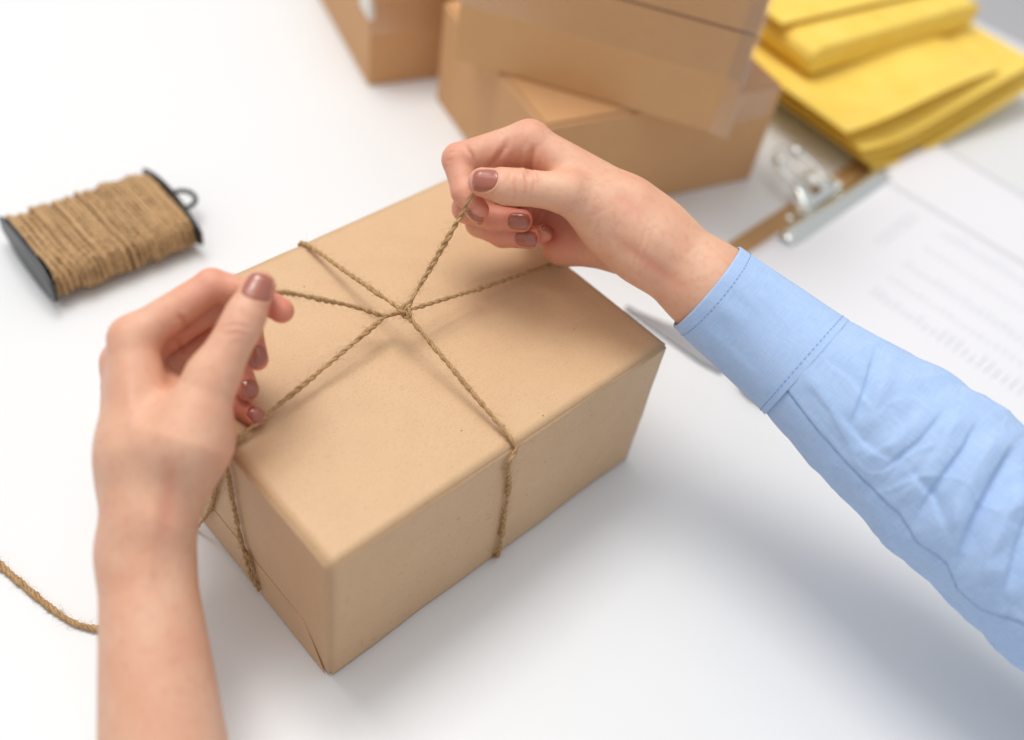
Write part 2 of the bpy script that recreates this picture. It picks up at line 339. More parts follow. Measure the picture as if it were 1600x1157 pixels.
def surface_nets(sdf, lo, hi, h):
    n = np.ceil((hi - lo) / h / 12).astype(int); B = 12
    D = np.full(tuple(n * B + 1), 99., np.float32)
    ii = np.stack(np.meshgrid(*[np.arange(k) for k in n], indexing='ij'), -1).reshape(-1, 3)
    dc = sdf(lo + (ii * B + B / 2) * h)
    loc = np.stack(np.meshgrid(*[np.arange(B + 1)] * 3, indexing='ij'), -1).reshape(-1, 3)
    for b, d in zip(ii, dc):
        s = tuple(slice(k * B, k * B + B + 1) for k in b)
        if abs(d) > B * h * .95 + 4: D[s] = np.where(np.abs(D[s]) < 90, D[s], d)
    act = ii[np.abs(dc) <= B * h * .95 + 4]
    for c0 in range(0, len(act), 40):
        ch = act[c0:c0 + 40]; pts = (lo + (ch[:, None] * B + loc[None]) * h).reshape(-1, 3); v = sdf(pts).reshape(len(ch), B + 1, B + 1, B + 1)
        for b, w in zip(ch, v): D[tuple(slice(k * B, k * B + B + 1) for k in b)] = w
    ins = D < 0; cs = sum(ins[i:ins.shape[0] - 1 + i, j:ins.shape[1] - 1 + j, k:ins.shape[2] - 1 + k].astype(np.int8) for i in (0, 1) for j in (0, 1) for k in (0, 1))
    cells = np.argwhere((cs > 0) & (cs < 8)); idx = np.full(cs.shape, -1, np.int64); idx[tuple(cells.T)] = np.arange(len(cells))
    acc = np.zeros((len(cells), 3)); cnt = np.zeros(len(cells))
    cor = [(i, j, k) for i in (0, 1) for j in (0, 1) for k in (0, 1)]
    for a in cor:
        for ax in range(3):
            if a[ax]: continue
            b = list(a); b[ax] = 1
            da = D[tuple((cells + a).T)]; db = D[tuple((cells + b).T)]; m = (da < 0) != (db < 0)
            t = np.where(m, da / (da - db + 1e-12), 0); pos = np.array(a, float)[None] + 0 * acc; pos[:, ax] += t
            acc[m] += pos[m]; cnt[m] += 1
    V = lo + (cells + acc / cnt[:, None]) * h; Q = []
    for ax in range(3):
        u, w = (ax + 1) % 3, (ax + 2) % 3; s0 = [slice(None)] * 3; s1 = [slice(None)] * 3; s0[ax] = slice(0, -1); s1[ax] = slice(1, None)
        e = np.argwhere(ins[tuple(s0)] != ins[tuple(s1)]); e = e[(e[:, u] > 0) & (e[:, w] > 0)]
        fl = ins[tuple(e.T)]; U = np.eye(3, dtype=int)[u]; Wv = np.eye(3, dtype=int)[w]
        ok = (e[:, u] < cs.shape[u]) & (e[:, w] < cs.shape[w]) & (e[:, ax] < cs.shape[ax]); e = e[ok]; fl = fl[ok]
        q = np.stack([idx[tuple((e - U - Wv).T)], idx[tuple((e - Wv).T)], idx[tuple(e.T)], idx[tuple((e - U).T)]], 1)
        q[~fl] = q[~fl][:, ::-1]; Q.append(q[(q >= 0).all(1)])
    return V, np.vstack(Q)
def to_world(p): return CAM + (p / 1000.0) @ R_CAM
def build_arm(hand, parent, box, creases, nails, vox, flush_pts, label):
    lo = np.array([(box[0] - 800) * box[4] / F, (box[1] - 533.5) * box[4] / F, box[4]]); hi = np.array([(box[2] - 800) * box[5] / F, (box[3] - 533.5) * box[5] / F, box[5]])
    lo, hi = np.minimum(lo, [(box[0] - 800) * box[5] / F, (box[1] - 533.5) * box[5] / F, box[4]]), np.maximum(hi, [(box[2] - 800) * box[4] / F, (box[3] - 533.5) * box[4] / F, box[5]])
    V, Q = surface_nets(hand.sdf, lo, hi, vox)
    G = hand.grad(V)
    for _ in range(1): V = V - G * np.clip(hand.sdf(V), -.3, .3)[:, None]
    px = 800 + F * V[:, 0] / V[:, 2]; py = 533.5 + F * V[:, 1] / V[:, 2]
    view = V / np.linalg.norm(V, axis=1)[:, None]; facing = -(G * view).sum(1)
    disp = np.zeros(len(V)); red = np.zeros(len(V))
    for poly, dep, wid, z0, z1 in creases:          # skin folds: grooves along short lines on the camera-side skin
        d = np.full(len(V), 1e9); poly = np.array(poly, float); hh = np.zeros(len(V))
        for i, (a, b) in enumerate(zip(poly, poly[1:])):
            ba = b - a; h = np.clip(((px - a[0]) * ba[0] + (py - a[1]) * ba[1]) / (ba @ ba), 0, 1)
            e = np.hypot(px - a[0] - h * ba[0], py - a[1] - h * ba[1]); q = e < d; d = np.where(q, e, d); hh = np.where(q, (i + h) / (len(poly) - 1), hh)
        tap = np.clip(np.minimum(hh, 1 - hh) * 3.2, 0, 1)
        m = (facing > .05) & (V[:, 2] > z0) & (V[:, 2] < z1)
        g = np.where(m, np.exp(-(d / wid) ** 2) * tap, 0); disp -= dep * g; red = np.maximum(red, .4 * g * min(1, dep / .4))
        disp += np.where(m, dep * .3 * tap * np.exp(-((d - 2.2 * wid) / wid) ** 2), 0)
    fl = np.zeros(len(V))
    for (x, y, z, rad, amt) in flush_pts:
        c = cpt(x, y, z, 1)[:3]; fl = np.maximum(fl, amt * np.exp(-(((V - c) ** 2).sum(1)) / rad ** 2))
    nm = []
    for (cx, cy, cz, a, n, Ln, Wn) in nails:
        c = cpt(cx, cy, cz, 1)[:3]; n = np.array(n, float); n /= np.linalg.norm(n); a = np.array(a, float); a -= n * (a @ n); a /= np.linalg.norm(a); sd = np.cross(n, a)
        nu, nv = 23, 21; U = np.linspace(-1, 1, nu); Vv = np.linspace(-1, 1, nv)
        pts = []; edge = []
        for i in U:
            for j in Vv:
                # squircle outline; round free edge, rounder cuticle
                x = i * math.sqrt(max(0, 1 - .40 * j * j)); y = j * math.sqrt(max(0, 1 - .30 * i * i))
                pts.append(c + a * x * Ln / 2 + sd * y * Wn / 2 + n * 9); edge.append(max(abs(i), abs(j)))
        pts = np.array(pts); edge = np.array(edge); t = np.zeros(len(pts)); done = np.zeros(len(pts), bool)
        for _ in range(60):
            d = hand.sdf(pts - n * t[:, None]); t = np.where(d > .03, t + np.clip(d * .8, .01, 2), t); t = np.minimum(t, 14)
        # keep the plate a smooth sheet: limit how far it can drop from its middle
        mid = t.reshape(nu, nv)[nu // 2, nv // 2]; t = np.minimum(t, mid + .42 * Wn)
        S = pts - n * t[:, None]; N_ = hand.grad(S)
        N_ = .6 * N_ + .4 * n; N_ /= np.linalg.norm(N_, axis=1)[:, None]
        top = S + N_ * (.55 - .42 * edge ** 6)[:, None]; bot = S - N_ * .5
        idx = np.arange(nu * nv).reshape(nu, nv); f = []
        for i in range(nu - 1):
            for j in range(nv - 1): f.append((idx[i, j], idx[i + 1, j], idx[i + 1, j + 1], idx[i, j + 1]))
        ring = list(idx[:, 0]) + list(idx[-1, 1:]) + list(idx[-2::-1, -1]) + list(idx[0, -2:0:-1]); nn = nu * nv
        for q, r in zip(ring, ring[1:] + ring[:1]): f.append((q, q + nn, r + nn, r))
        nm.append((to_world(np.vstack([top, bot])), f))
        # raise soft folds of skin round the plate, sink the bed under it
        q = V - c; u = (q @ a) / (Ln / 2); v = (q @ sd) / (Wn / 2); rr = (np.abs(u) ** 2.6 + np.abs(v) ** 2.6) ** (1 / 2.6); near = ((q @ n) > -7) & ((q @ n) < 7) & ((G @ n) > -.1)
        prox = np.clip(-u * .6 + np.abs(v), 0, 1)
        disp += np.where(near, .45 * np.exp(-((rr - 1.13) / .1) ** 2) * prox - .15 * (rr < 1), 0)
    V = V + G * disp[:, None]
    o = mesh_obj('arm', to_world(V), Q, SKIN, parent)
    at = o.data.attributes.new('flush', 'FLOAT', 'POINT'); at.data.foreach_set('value', np.clip(np.maximum(fl, red), 0, 1).astype(np.float32))
    o['label'] = label
    for v, f in nm:
        k = mesh_obj('fingernail', v, f, NAIL, o)
        bm = bmesh.new(); bm.from_mesh(k.data); bmesh.ops.recalc_face_normals(bm, faces=bm.faces); bm.to_mesh(k.data); bm.free()
    return o

person = thing('person', 'pair of hands with dusty rose nails and one blue shirt sleeve tying the parcel', 'person', tuple(P(1500, 900, .49) * [1, 1, 0]))
person['world_built'] = True
# --- right hand
RT_ = Hand(
    palm=[((828, 223, 574, 29), (978, 330, 575, 50)), ((838, 231, 590, 28), (995, 350, 585, 46)), ((850, 248, 604, 26), (998, 366, 593, 44)), ((864, 274, 615, 23), (985, 378, 597, 42)),
          ((877, 384, 616, 27), (985, 388, 595, 38)), ((872, 322, 626, 26), (886, 380, 618, 24)), ((855, 290, 620, 26), (876, 345, 626, 26)), ((842, 330, 632, 30), (888, 374, 624, 27)), ((975, 345, 574, 58), (1015, 377, 573, 63)), ((1015, 377, 573, 63), (1110, 452, 570, 66)), ((1110, 452, 570, 65), (1330, 640, 566, 58)),
          ((890, 303, 557, 31), (958, 342, 571, 56))],
    fingers=[[(888, 301, 556, 31), (812, 293, 554, 27.5), (790, 291.5, 555, 28), (754, 285, 557.5, 23)],
             [(826, 220, 574, 31), (717, 250, 581, 26), (726, 300, 574, 20.5), (747, 329, 570, 17.5)],
             [(838, 232, 591, 29), (730, 326, 593, 23), (772, 341, 587, 19.5), (815, 345, 581, 17.5)],
             [(850, 250, 605, 27), (749, 349, 603, 21.5), (785, 367, 596, 19.5), (828, 372.5, 588, 17)],
             [(864, 274, 617, 23), (795, 366, 615, 18), (828, 369, 607, 15.5), (850, 365, 600, 14)]])
cr = [([(808, 264), (803, 290), (806, 318)], .6, 2.0, 500, 556), ([(817, 264), (823, 285), (821, 312)], .6, 2.0, 500, 556), ([(796, 264), (792, 290)], .4, 1.6, 500, 556),
      ([(831, 266), (835, 284), (831, 308)], .4, 1.7, 500, 556), ([(788, 266), (786, 284)], .28, 1.5, 500, 556), ([(839, 268), (843, 290)], .28, 1.8, 500, 558),
      ([(793, 214), (788, 232), (775, 252), (760, 270)], 1.3, 4.6, 500, 600), ([(836, 224), (831, 240), (827, 262), (826, 285)], 1.3, 4.4, 500, 600),
      ([(773, 362), (772, 374)], .22, 2, 500, 600), ([(780, 361), (779, 372)], .15, 2, 500, 600), ([(908, 338), (930, 336), (955, 320)], .16, 3.2, 500, 585), ([(930, 380), (990, 425), (1060, 480)], -.7, 9, 500, 585), ([(945, 360), (1010, 408), (1085, 462)], .5, 8, 500, 585), ([(1000, 350), (1045, 385), (1090, 420)], -.5, 12, 500, 585), ([(960, 300), (985, 318), (1010, 345)], .6, 12, 500, 585), ([(1010, 352), (998, 392), (985, 425)], .22, 2.6, 500, 585), ([(1020, 358), (1008, 398), (996, 432)], .15, 2.2, 500, 585), ([(700, 240), (715, 236)], .3, 2, 500, 590), ([(695, 252), (708, 250)], .25, 2, 500, 590),
      ([(726, 226), (738, 246), (741, 262)], .8, 3.2, 500, 600)]
nails = [(757.5, 280.5, 549.5, (-1, -.08, .1), (.04, -.22, -.97), 14.2, 12.6),
         (738, 340, 569, (.62, .75, -.2), (-.66, .5, -.56), 12.2, 9.6),
         (811, 348, 575, (1, .1, -.1), (.05, .36, -.93), 13.0, 10.0),
         (822, 376.5, 582, (1, .12, -.2), (-.02, .5, -.87), 13.4, 9.4),
         (856, 358, 597, (1, -.1, -.4), (.1, -.6, -.8), 8, 6.6)]
fl = [(742, 290, 553, 11, .45), (747, 329, 570, 14, .8), (718, 248, 578, 17, .55), (724, 300, 573, 13, .5), (815, 346, 580, 20, .9), (775, 345, 585, 16, .7), (735, 328, 591, 14, .7), (826, 373, 587, 20, .9), (785, 369, 594, 16, .75),
      (852, 366, 605, 14, .9), (812, 291, 552, 10, .3), (800, 250, 580, 16, .5), (840, 255, 581, 18, .5), (770, 245, 578, 14, .4), (826, 205, 570, 14, .2), (880, 390, 600, 20, .5), (850, 340, 600, 18, .6)]
build_arm(RT_, person, (665, 165, 1330, 660, 500, 660), cr, nails, .8, fl, 'right hand pinching the twine between thumb and curled index finger')
# --- left hand
LF_ = Hand(
    palm=[((208, 530, 484, 33), (222, 700, 474, 58)), ((194, 566, 498, 31), (215, 720, 482, 54)), ((196, 607, 509, 29), (220, 740, 490, 52)), ((206, 650, 517, 27), (226, 760, 492, 50)),
          ((222, 700, 476, 59), (226, 860, 472, 61)), ((226, 760, 490, 53), (230, 860, 482, 56)), ((225, 860, 473, 62), (266, 1300, 437, 106)), ((230, 860, 483, 56), (270, 1300, 452, 96)), ((215, 585, 508, 36), (270, 690, 488, 54)), ((222, 610, 512, 32), (320, 640, 490, 38)),
          ((330, 590, 474, 36), (292, 690, 468, 66)), ((305, 690, 482, 56), (245, 800, 472, 60))],
    fingers=[[(332, 590, 474, 39), (374, 514, 478, 31.5), (384, 492, 480, 31), (405, 448, 485, 25.5)],
             [(207, 530, 484, 34), (331, 446, 494, 26), (392, 457, 499, 21), (440, 486, 499, 19.5)],
             [(194, 566, 499, 31), (332, 478, 512, 25), (388, 512, 513, 21), (402, 562, 508, 17.5)],
             [(196, 607, 510, 29), (326, 530, 524, 24), (372, 572, 523, 20), (387, 610, 517, 17.5)],
             [(206, 650, 517, 26), (316, 600, 532, 22), (366, 630, 527, 17.5), (397, 650, 519, 16)]])
crl = [([(345, 512), (372, 508), (398, 516)], .4, 3, 400, 482), ([(342, 524), (372, 520), (396, 528)], .3, 3, 400, 482), ([(275, 492), (287, 500), (296, 520)], 1.0, 4, 400, 532), ([(262, 524), (280, 540), (296, 562)], .9, 4, 400, 532), ([(240, 760), (235, 860), (225, 960)], -.6, 12, 400, 490), ([(200, 560), (205, 640), (215, 720)], -.6, 12, 400, 520), ([(270, 700), (262, 780), (255, 860)], .6, 12, 400, 490)]
nailsl = [(403, 449, 478, (.35, -.93, .1), (-.12, -.3, -.95), 14.5, 13.2),
          (402, 556, 503, (.35, .9, -.3), (.93, -.25, -.25), 11, 9),
          (393, 607, 513, (.35, .9, -.3), (.88, -.3, -.35), 10, 8.6),
          (402, 648, 516, (.9, .45, -.3), (.3, -.5, -.8), 10.5, 8.6)]
fll = [(425, 450, 482, 12, .4), (441, 487, 497, 16, .95), (331, 446, 490, 18, .45), (402, 555, 507, 20, .9), (390, 606, 517, 18, .9), (397, 650, 519, 18, .95), (372, 512, 476, 12, .3), (285, 510, 502, 20, .45), (315, 520, 512, 18, .5), (195, 545, 492, 18, .3), (345, 640, 492, 22, .35)]
build_arm(LF_, person, (110, 385, 480, 1300, 390, 575), crl, nailsl, .9, fll, 'left hand and bare forearm holding the other end of the twine')

# ------------------------------------------------------------------ sleeve
def vnoise(x, y, seed):
    g = np.random.default_rng(seed).uniform(-1, 1, (64, 64)); xi = np.floor(x).astype(int); yi = np.floor(y).astype(int); fx = x - xi; fy = y - yi
    fx = fx * fx * fx * (fx * (6 * fx - 15) + 10); fy = fy * fy * fy * (fy * (6 * fy - 15) + 10); q = lambda i, j: g[(xi + i) % 64, (yi + j) % 64]
    return (q(0, 0) * (1 - fx) + q(1, 0) * fx) * (1 - fy) + (q(0, 1) * (1 - fx) + q(1, 1) * fx) * fy
def fold_profile(px, py, facing, folds):
    d_ = np.zeros(len(px))
    for poly, amp, wid in folds:
        poly = np.array(poly, float); d = np.full(len(px), 1e9); hh = np.zeros(len(px)); sg = np.ones(len(px)); tot = len(poly) - 1
        for i, (a, b) in enumerate(zip(poly, poly[1:])):
            ba = b - a; h = np.clip(((px - a[0]) * ba[0] + (py - a[1]) * ba[1]) / (ba @ ba), 0, 1)
            e = np.hypot(px - a[0] - h * ba[0], py - a[1] - h * ba[1]); q = e < d; sd = np.sign(ba[0] * (py - a[1]) - ba[1] * (px - a[0]))
            d = np.where(q, e, d); sg = np.where(q, sd, sg); hh = np.where(q, (i + h) / tot, hh)
        d = d * np.where(sg > 0, 1.9, .75)
        d_ += amp * np.exp(-(d / wid) ** 2) * np.clip(facing * 3, 0, 1) * np.clip(np.sin(np.pi * np.clip(hh, .04, .96)) * 1.6, 0, 1)
    return d_
SLV = catmull([cpt(*q) for q in ((1104, 449, 569, 78), (1180, 510, 569, 86), (1258, 573, 561, 95), (1340, 640, 553, 113), (1420, 702, 545, 130), (1485, 757, 538, 137), (1560, 832, 530, 133), (1650, 905, 522, 142), (1800, 1020, 510, 155), (1960, 1150, 500, 160))], .9)
def sleeve_grid(i0, i1, nth, dr, name, parent, folds=(), wr=0, close_in=0, seam=None):
    c = SLV[i0:i1, :3]; r = SLV[i0:i1, 3] + dr; s = np.r_[0, np.cumsum(np.linalg.norm(np.diff(c, axis=0), axis=1))]
    T = np.gradient(c, axis=0); T /= np.linalg.norm(T, axis=1)[:, None]; vw = -c / np.linalg.norm(c, axis=1)[:, None]
    Nn = vw - T * (vw * T).sum(1)[:, None]; Nn /= np.linalg.norm(Nn, axis=1)[:, None]; Bn = np.cross(T, Nn)
    th = np.linspace(-math.pi, math.pi, nth, endpoint=False); ct, st = np.cos(th), np.sin(th)
    O = ct[None, :, None] * Nn[:, None] * .93 + st[None, :, None] * Bn[:, None]
    V = c[:, None] + r[:, None, None] * O; Vf = V.reshape(-1, 3); px = 800 + F * Vf[:, 0] / Vf[:, 2]; py = 533.5 + F * Vf[:, 1] / Vf[:, 2]
    d = fold_profile(px, py, np.repeat(ct[None], len(c), 0).ravel(), folds).reshape(len(c), nth) if len(folds) else np.zeros((len(c), nth))
    if wr:
        S, TH = np.meshgrid(s + i0 * .9, th, indexing='ij')
        g = 0
        for k in range(9):
            w1 = rng.uniform(.05, .22); w2 = rng.integers(1, 5); ph = rng.uniform(0, 6.28); g = g + np.sin(S * w1 + TH * w2 * rng.choice([-1, 1]) + ph) * rng.uniform(.3, 1)
        g2 = 0
        for k in range(8):
            w1 = rng.uniform(.25, .7); w2 = rng.integers(3, 11); ph = rng.uniform(0, 6.28); g2 = g2 + np.sin(S * w1 + TH * w2 * rng.choice([-1, 1]) + ph) * rng.uniform(.3, 1)
        d = d + (wr * .22 * g + wr * .07 * g2) * np.clip(S / 60 - 1.2, .04, 1)
        A, B_ = S / 26 + 4, TH * 2.1 + 7; A2 = A + .55 * vnoise(A * .8, B_ * .8, 3); B2 = B_ + .55 * vnoise(A * .8 + 9, B_ * .8, 4)
        amp = np.clip(S / 60 - 1.2, .03, 1)
        d = d + amp * wr * .5 * ((1 - np.abs(vnoise(A2 + .45 * B2, B2 * .55 - .2 * A2, 5))) ** 5 - .25) - amp * wr * .36 * ((1 - np.abs(vnoise(A2 * 1.3 - .5 * B2 + 20, B2 * .7 + 11, 6))) ** 6 - .2) + amp * wr * .16 * vnoise(A2 * 4, B2 * 3, 8)
        pl = np.exp(-((S - S.min() - 16) / 10) ** 2) * (np.sin(TH * 9 + 1) + .6 * np.sin(TH * 14)) * .28; d = d + pl
    if seam is not None:
        sp = np.array(seam, float); cx = np.interp(px, sp[:, 0], sp[:, 1]).reshape(len(c), nth); e = (py.reshape(len(c), nth) - cx)
        e = e / 3.0; front = ct[None] > 0
        d = d + np.where(front, 1.0 / (1 + np.exp(np.clip(e * 1.6, -30, 30))) * 1.1 - 1.5 * np.exp(-((e - .6) / .75) ** 2), 0)
    if seam is not None: d = d - .95 * np.exp(-(s / 9) ** 2)[:, None]
    V = V + d[..., None] * O
    uv = np.stack(np.meshgrid(s / 1000, th * 30 / 1000, indexing='ij'), -1).reshape(-1, 2)
    nl = len(c); rows = [V]
    if close_in:
        for k, (ds, dn) in enumerate(((-.35, -.5), (-.2, -1.1), (1.5, -1.5), (14, -1.8))):
            rows.insert(0, V[0] + T[0] * ds + O[0] * dn)
    VV = np.concatenate([x.reshape(-1, nth, 3) for x in rows]); n0 = len(VV); f = []
    if close_in: uv = np.vstack([np.repeat(np.stack([np.zeros(nth), th * .03], 1)[None], n0 - nl, 0).reshape(-1, 2), uv])
    for i in range(n0 - 1):
        for k in range(nth): f.append((i * nth + k, i * nth + (k + 1) % nth, (i + 1) * nth + (k + 1) % nth, (i + 1) * nth + k))
    o = mesh_obj(name, to_world(VV.reshape(-1, 3)), f, CHAM, parent, True, uv)
    bm = bmesh.new(); bm.from_mesh(o.data); bmesh.ops.recalc_face_normals(bm, faces=bm.faces); bm.to_mesh(o.data); bm.free()
    return o, V, O
i_c = int(np.argmin(np.hypot(800 + F * SLV[:, 0] / SLV[:, 2] - 1262, 533.5 + F * SLV[:, 1] / SLV[:, 2] - 576)))
seam = [(1190, 565), (1231, 612), (1273, 666), (1314, 714), (1362, 762), (1404, 803), (1434, 845), (1480, 880), (1499, 920), (1535, 952), (1595, 972), (1700, 1030)]
folds = [([(1368, 548), (1352, 610), (1330, 668)], -2.0, 9), ([(1392, 560), (1372, 620), (1352, 680)], 1.4, 11), ([(1590, 690), (1556, 748), (1520, 815), (1500, 870)], -4.2, 12), ([(1560, 672), (1530, 720), (1497, 790), (1487, 850)], 2.6, 15),
         ([(1530, 655), (1508, 700), (1470, 750), (1430, 812)], -2.4, 10), ([(1500, 628), (1478, 690), (1440, 745), (1402, 790)], 1.5, 13), ([(1478, 640), (1440, 688), (1372, 742)], -1.8, 9), ([(1445, 640), (1400, 690), (1340, 720)], 1.4, 11),
         ([(1600, 740), (1575, 800), (1548, 860), (1540, 920)], 2.6, 15), ([(1615, 780), (1590, 850), (1570, 930)], -2.5, 11), ([(1290, 560), (1330, 590), (1372, 640)], -1.0, 9), ([(1310, 640), (1350, 690), (1400, 720)], -1.2, 9),
         ([(1420, 730), (1460, 780), (1480, 830)], -1.6, 9), ([(1260, 590), (1300, 640), (1330, 700)], 1.0, 10), ([(1390, 850), (1440, 900), (1500, 960)], -2.2, 12), ([(1330, 770), (1380, 820), (1410, 850)], 1.2, 12)]
slv, Vs, Os = sleeve_grid(i_c - 8, len(SLV), 300, 0, 'sleeve', person, folds, 1.5, 0, seam)
slv['label'] = 'light blue chambray shirt sleeve on the right arm'
cuffo, Vc, Oc = sleeve_grid(0, i_c, 200, .85, 'cuff', slv, [([(1120, 420), (1200, 500)], .5, 14), ([(1100, 500), (1190, 580)], -.5, 14), ([(1180, 450), (1240, 520)], .5, 12)], .6, 1)
def stitches(V, O, row, name, lift=.25, every=3):
    mb = MB(); n = V.shape[1]
    for k in range(0, n - 2, every):
        p = [V[row, (k + j * .65) .__int__() % n] + O[row, k % n] * lift for j in (0, 1, 2)]
        p = np.array([V[row, k] + O[row, k] * .05, V[row, (k + 1) % n] + O[row, (k + 1) % n] * lift, V[row, (k + 2) % n] + O[row, (k + 2) % n] * .05])
        v, f = tube(to_world(p), [.00012, .0002, .00012], 4); mb.add(v, f)
    return mb.build(name, THREAD, slv)
stitches(Vc, Oc, 7, 'stitching'); stitches(Vc, Oc, Vc.shape[0] - 5, 'stitching')

# ------------------------------------------------------------------ spool
sp = thing('twine_spool', 'flat black plastic spool wound with brown jute twine on the table', 'spool', (.0125, .343, 0), -.035); sp.scale = (.95, .95, .92)
def flange(x, th, lean):
    y = np.linspace(0, 1, 21); v = []; f = []
    for xx in (x, x + th):
        for t in y:
            hh = .0395 * (.34 + .66 * math.sin(math.pi * t) ** .8); v.append((xx, t * .098, .0195 - hh / 2 + .0)); v.append((xx, t * .098, .0195 + hh / 2))
    n = 42
    for i in range(20):
        a = 2 * i; f += [(a, a + 2, a + 3, a + 1), (n + a, n + a + 1, n + a + 3, n + a + 2), (a, n + a, n + a + 2, a + 2), (a + 1, a + 3, n + a + 3, n + a + 1)]
    f += [(0, 1, n + 1, n), (40, n + 40, n + 41, 41)]
    o = mesh_obj('flange', v, f, BLACK, sp, False); bv = o.modifiers.new('bevel', 'BEVEL'); bv.width = .0007; bv.segments = 2; return o
flange(-.0025, .0028, 0); flange(.1165, .0028, 0)
bm_obj('core', box_bm(.0003, .1165, .018, .080, .0085, .0305, .003), BLACK, sp)
mb = MB(); a = np.linspace(0, 2 * math.pi, 22)
ring = np.c_[.1285 + .0105 * np.cos(a), .052 + .0105 * np.sin(a) * 1.1, np.full(22, .020)]
v, f = tube(ring, .0021, 8, False); mb.add(v, f); mb.build('hanging_ring', BLACK, sp)
mb = MB()
def oval(u, gx, gy): # flattened winding section in y-z, u in turns
    t = 2 * math.pi * u; c, s = math.cos(t), math.sin(t); e = .55
    return np.array([.049 + gx * math.copysign(abs(c) ** e, c), .0195 + gy * math.copysign(abs(s) ** e, s)])
pts = []; turns = 30
for lay, (gx, gy, sg) in enumerate(((.037, .0115, 1), (.0395, .0142, -1), (.0415, .0162, 1))):
    nt = turns - lay * 2; jit = np.cumsum(rng.normal(0, .0017, nt + 2)); jit -= np.linspace(jit[0], jit[-1], nt + 2); bul = rng.normal(0, .0012, nt + 2)
    for k in range(nt * 26):
        u = k / 26; q = int(u); fr_ = u - q; x = .0035 + u / nt * .1105
        if sg < 0: x = .1175 - x
        x += jit[q] * (1 - fr_) + jit[q + 1] * fr_ + .0030 * math.sin(2 * math.pi * u + lay * 2) ; b_ = bul[q] * (1 - fr_) + bul[q + 1] * fr_
        y, z = oval(u * sg, gx + b_, gy + b_ * .6); pts.append((min(max(x, .0025), .1145), y, max(z, .0022)))
tws = MB(); twine(tws, np.array(pts)[::1], .0020, .012, 2, 5, .0042, 350, 21); tws.build('wound_twine', JUTE2, sp)

# ------------------------------------------------------------------ cartons behind
def carton(name, label, loc, rz, l, d, h, matl, group='cartons behind the parcel'):
    return thing(name, label, 'carton', loc, rz, None)
# lower carton: near top corner and right end measured from the photograph
C0 = np.array([.3611, .2213]); C1 = np.array([.5884, .1514]); hC = .1; azC = math.atan2(*(C1 - C0)[::-1]); lC = float(np.linalg.norm(C1 - C0))
low = carton('carton', 'lower brown carton lying flat under the large taped carton', (*C0, 0), azC, 0, 0, 0, CARTON2)
bm_obj('body', box_bm(0, lC, 0, .20, 0, hC, .0018), CARTON2, low)
sheet('top_flap', [(.003, .003, hC), (lC - .003, .003, hC), (lC - .003, .0985, hC), (.003, .0985, hC)], (0, 0, 1), .0022, CARTON2, low, .0004)
sheet('top_flap', [(.003, .1015, hC), (lC - .003, .1015, hC), (lC - .003, .197, hC), (.003, .197, hC)], (0, 0, 1), .0022, CARTON2, low, .0004)
def tape_strip(name, segs, w_dir, w, parent, matl=TAPE):
    v = []; w_dir = np.array(w_dir, float)
    for p in segs: v += [np.array(p, float) - w_dir * w / 2, np.array(p, float) + w_dir * w / 2]
    f = [(2 * i, 2 * i + 2, 2 * i + 3, 2 * i + 1) for i in range(len(segs) - 1)]
    o = mesh_obj(name, v, f, matl, parent, False); so = o.modifiers.new('thick', 'SOLIDIFY'); so.thickness = .00012; so.offset = 1; return o
tape_strip('packing_tape', [(.0, .1, hC + .0030), (lC + .0006, .1, hC + .0030), (lC + .0008, .1, hC - .05)], (0, 1, 0), .048, low)
tape_strip('packing_tape', [(lC - .030, .06, hC + .0029), (lC - .030, -.0008, hC + .0029), (lC - .030, -.0008, hC - .028)], (1, 0, 0), .04, low)
# upper carton stands on the lower one, its taped top turned to the viewer
B0 = np.array([.3620, .3319]); B1 = np.array([.4756, .1318]); azB = math.atan2(*(B1 - B0)[::-1]); lB = float(np.linalg.norm(B1 - B0)); zB = hC + .0028
up = carton('carton', 'large carton on end with clear tape over its seam on top of the lower carton', (*B0, zB), azB, 0, 0, 0, CARTON)
bm_obj('body', box_bm(0, lB, .0035, .155, 0, .215, .0018), CARTON, up)
sB = .088
sheet('flap', [(.001, .0035, .001), (lB - .001, .0035, .001), (lB - .001, .0035, sB), (.001, .0035, sB)], (0, -1, 0), .003, CARTON, up, .0002)
sheet('flap', [(.001, .0035, sB + .0022), (lB - .001, .0035, sB + .0022), (lB - .001, .0035, .214), (.001, .0035, .214)], (0, -1, 0), .003, CARTON, up, .0002)
bm_obj('seam_gap', box_bm(.002, lB - .002, .0018, .0036, sB - .001, sB + .0032, 0), mat('gap_board', (.22, .12, .05), .8), up)
tape_strip('packing_tape', [(.0, -.0003, sB), (lB * .3, -.0007, sB), (lB * .7, -.0004, sB), (lB + .0012, -.0004, sB), (lB + .0022, .0006, sB), (lB + .0024, .06, sB)], (0, 0, 1), .075, up)
tape_strip('packing_tape', [(lB - .012, -.0012, .062), (lB + .0045, -.0014, .062)], (0, 0, 1), .124, up)
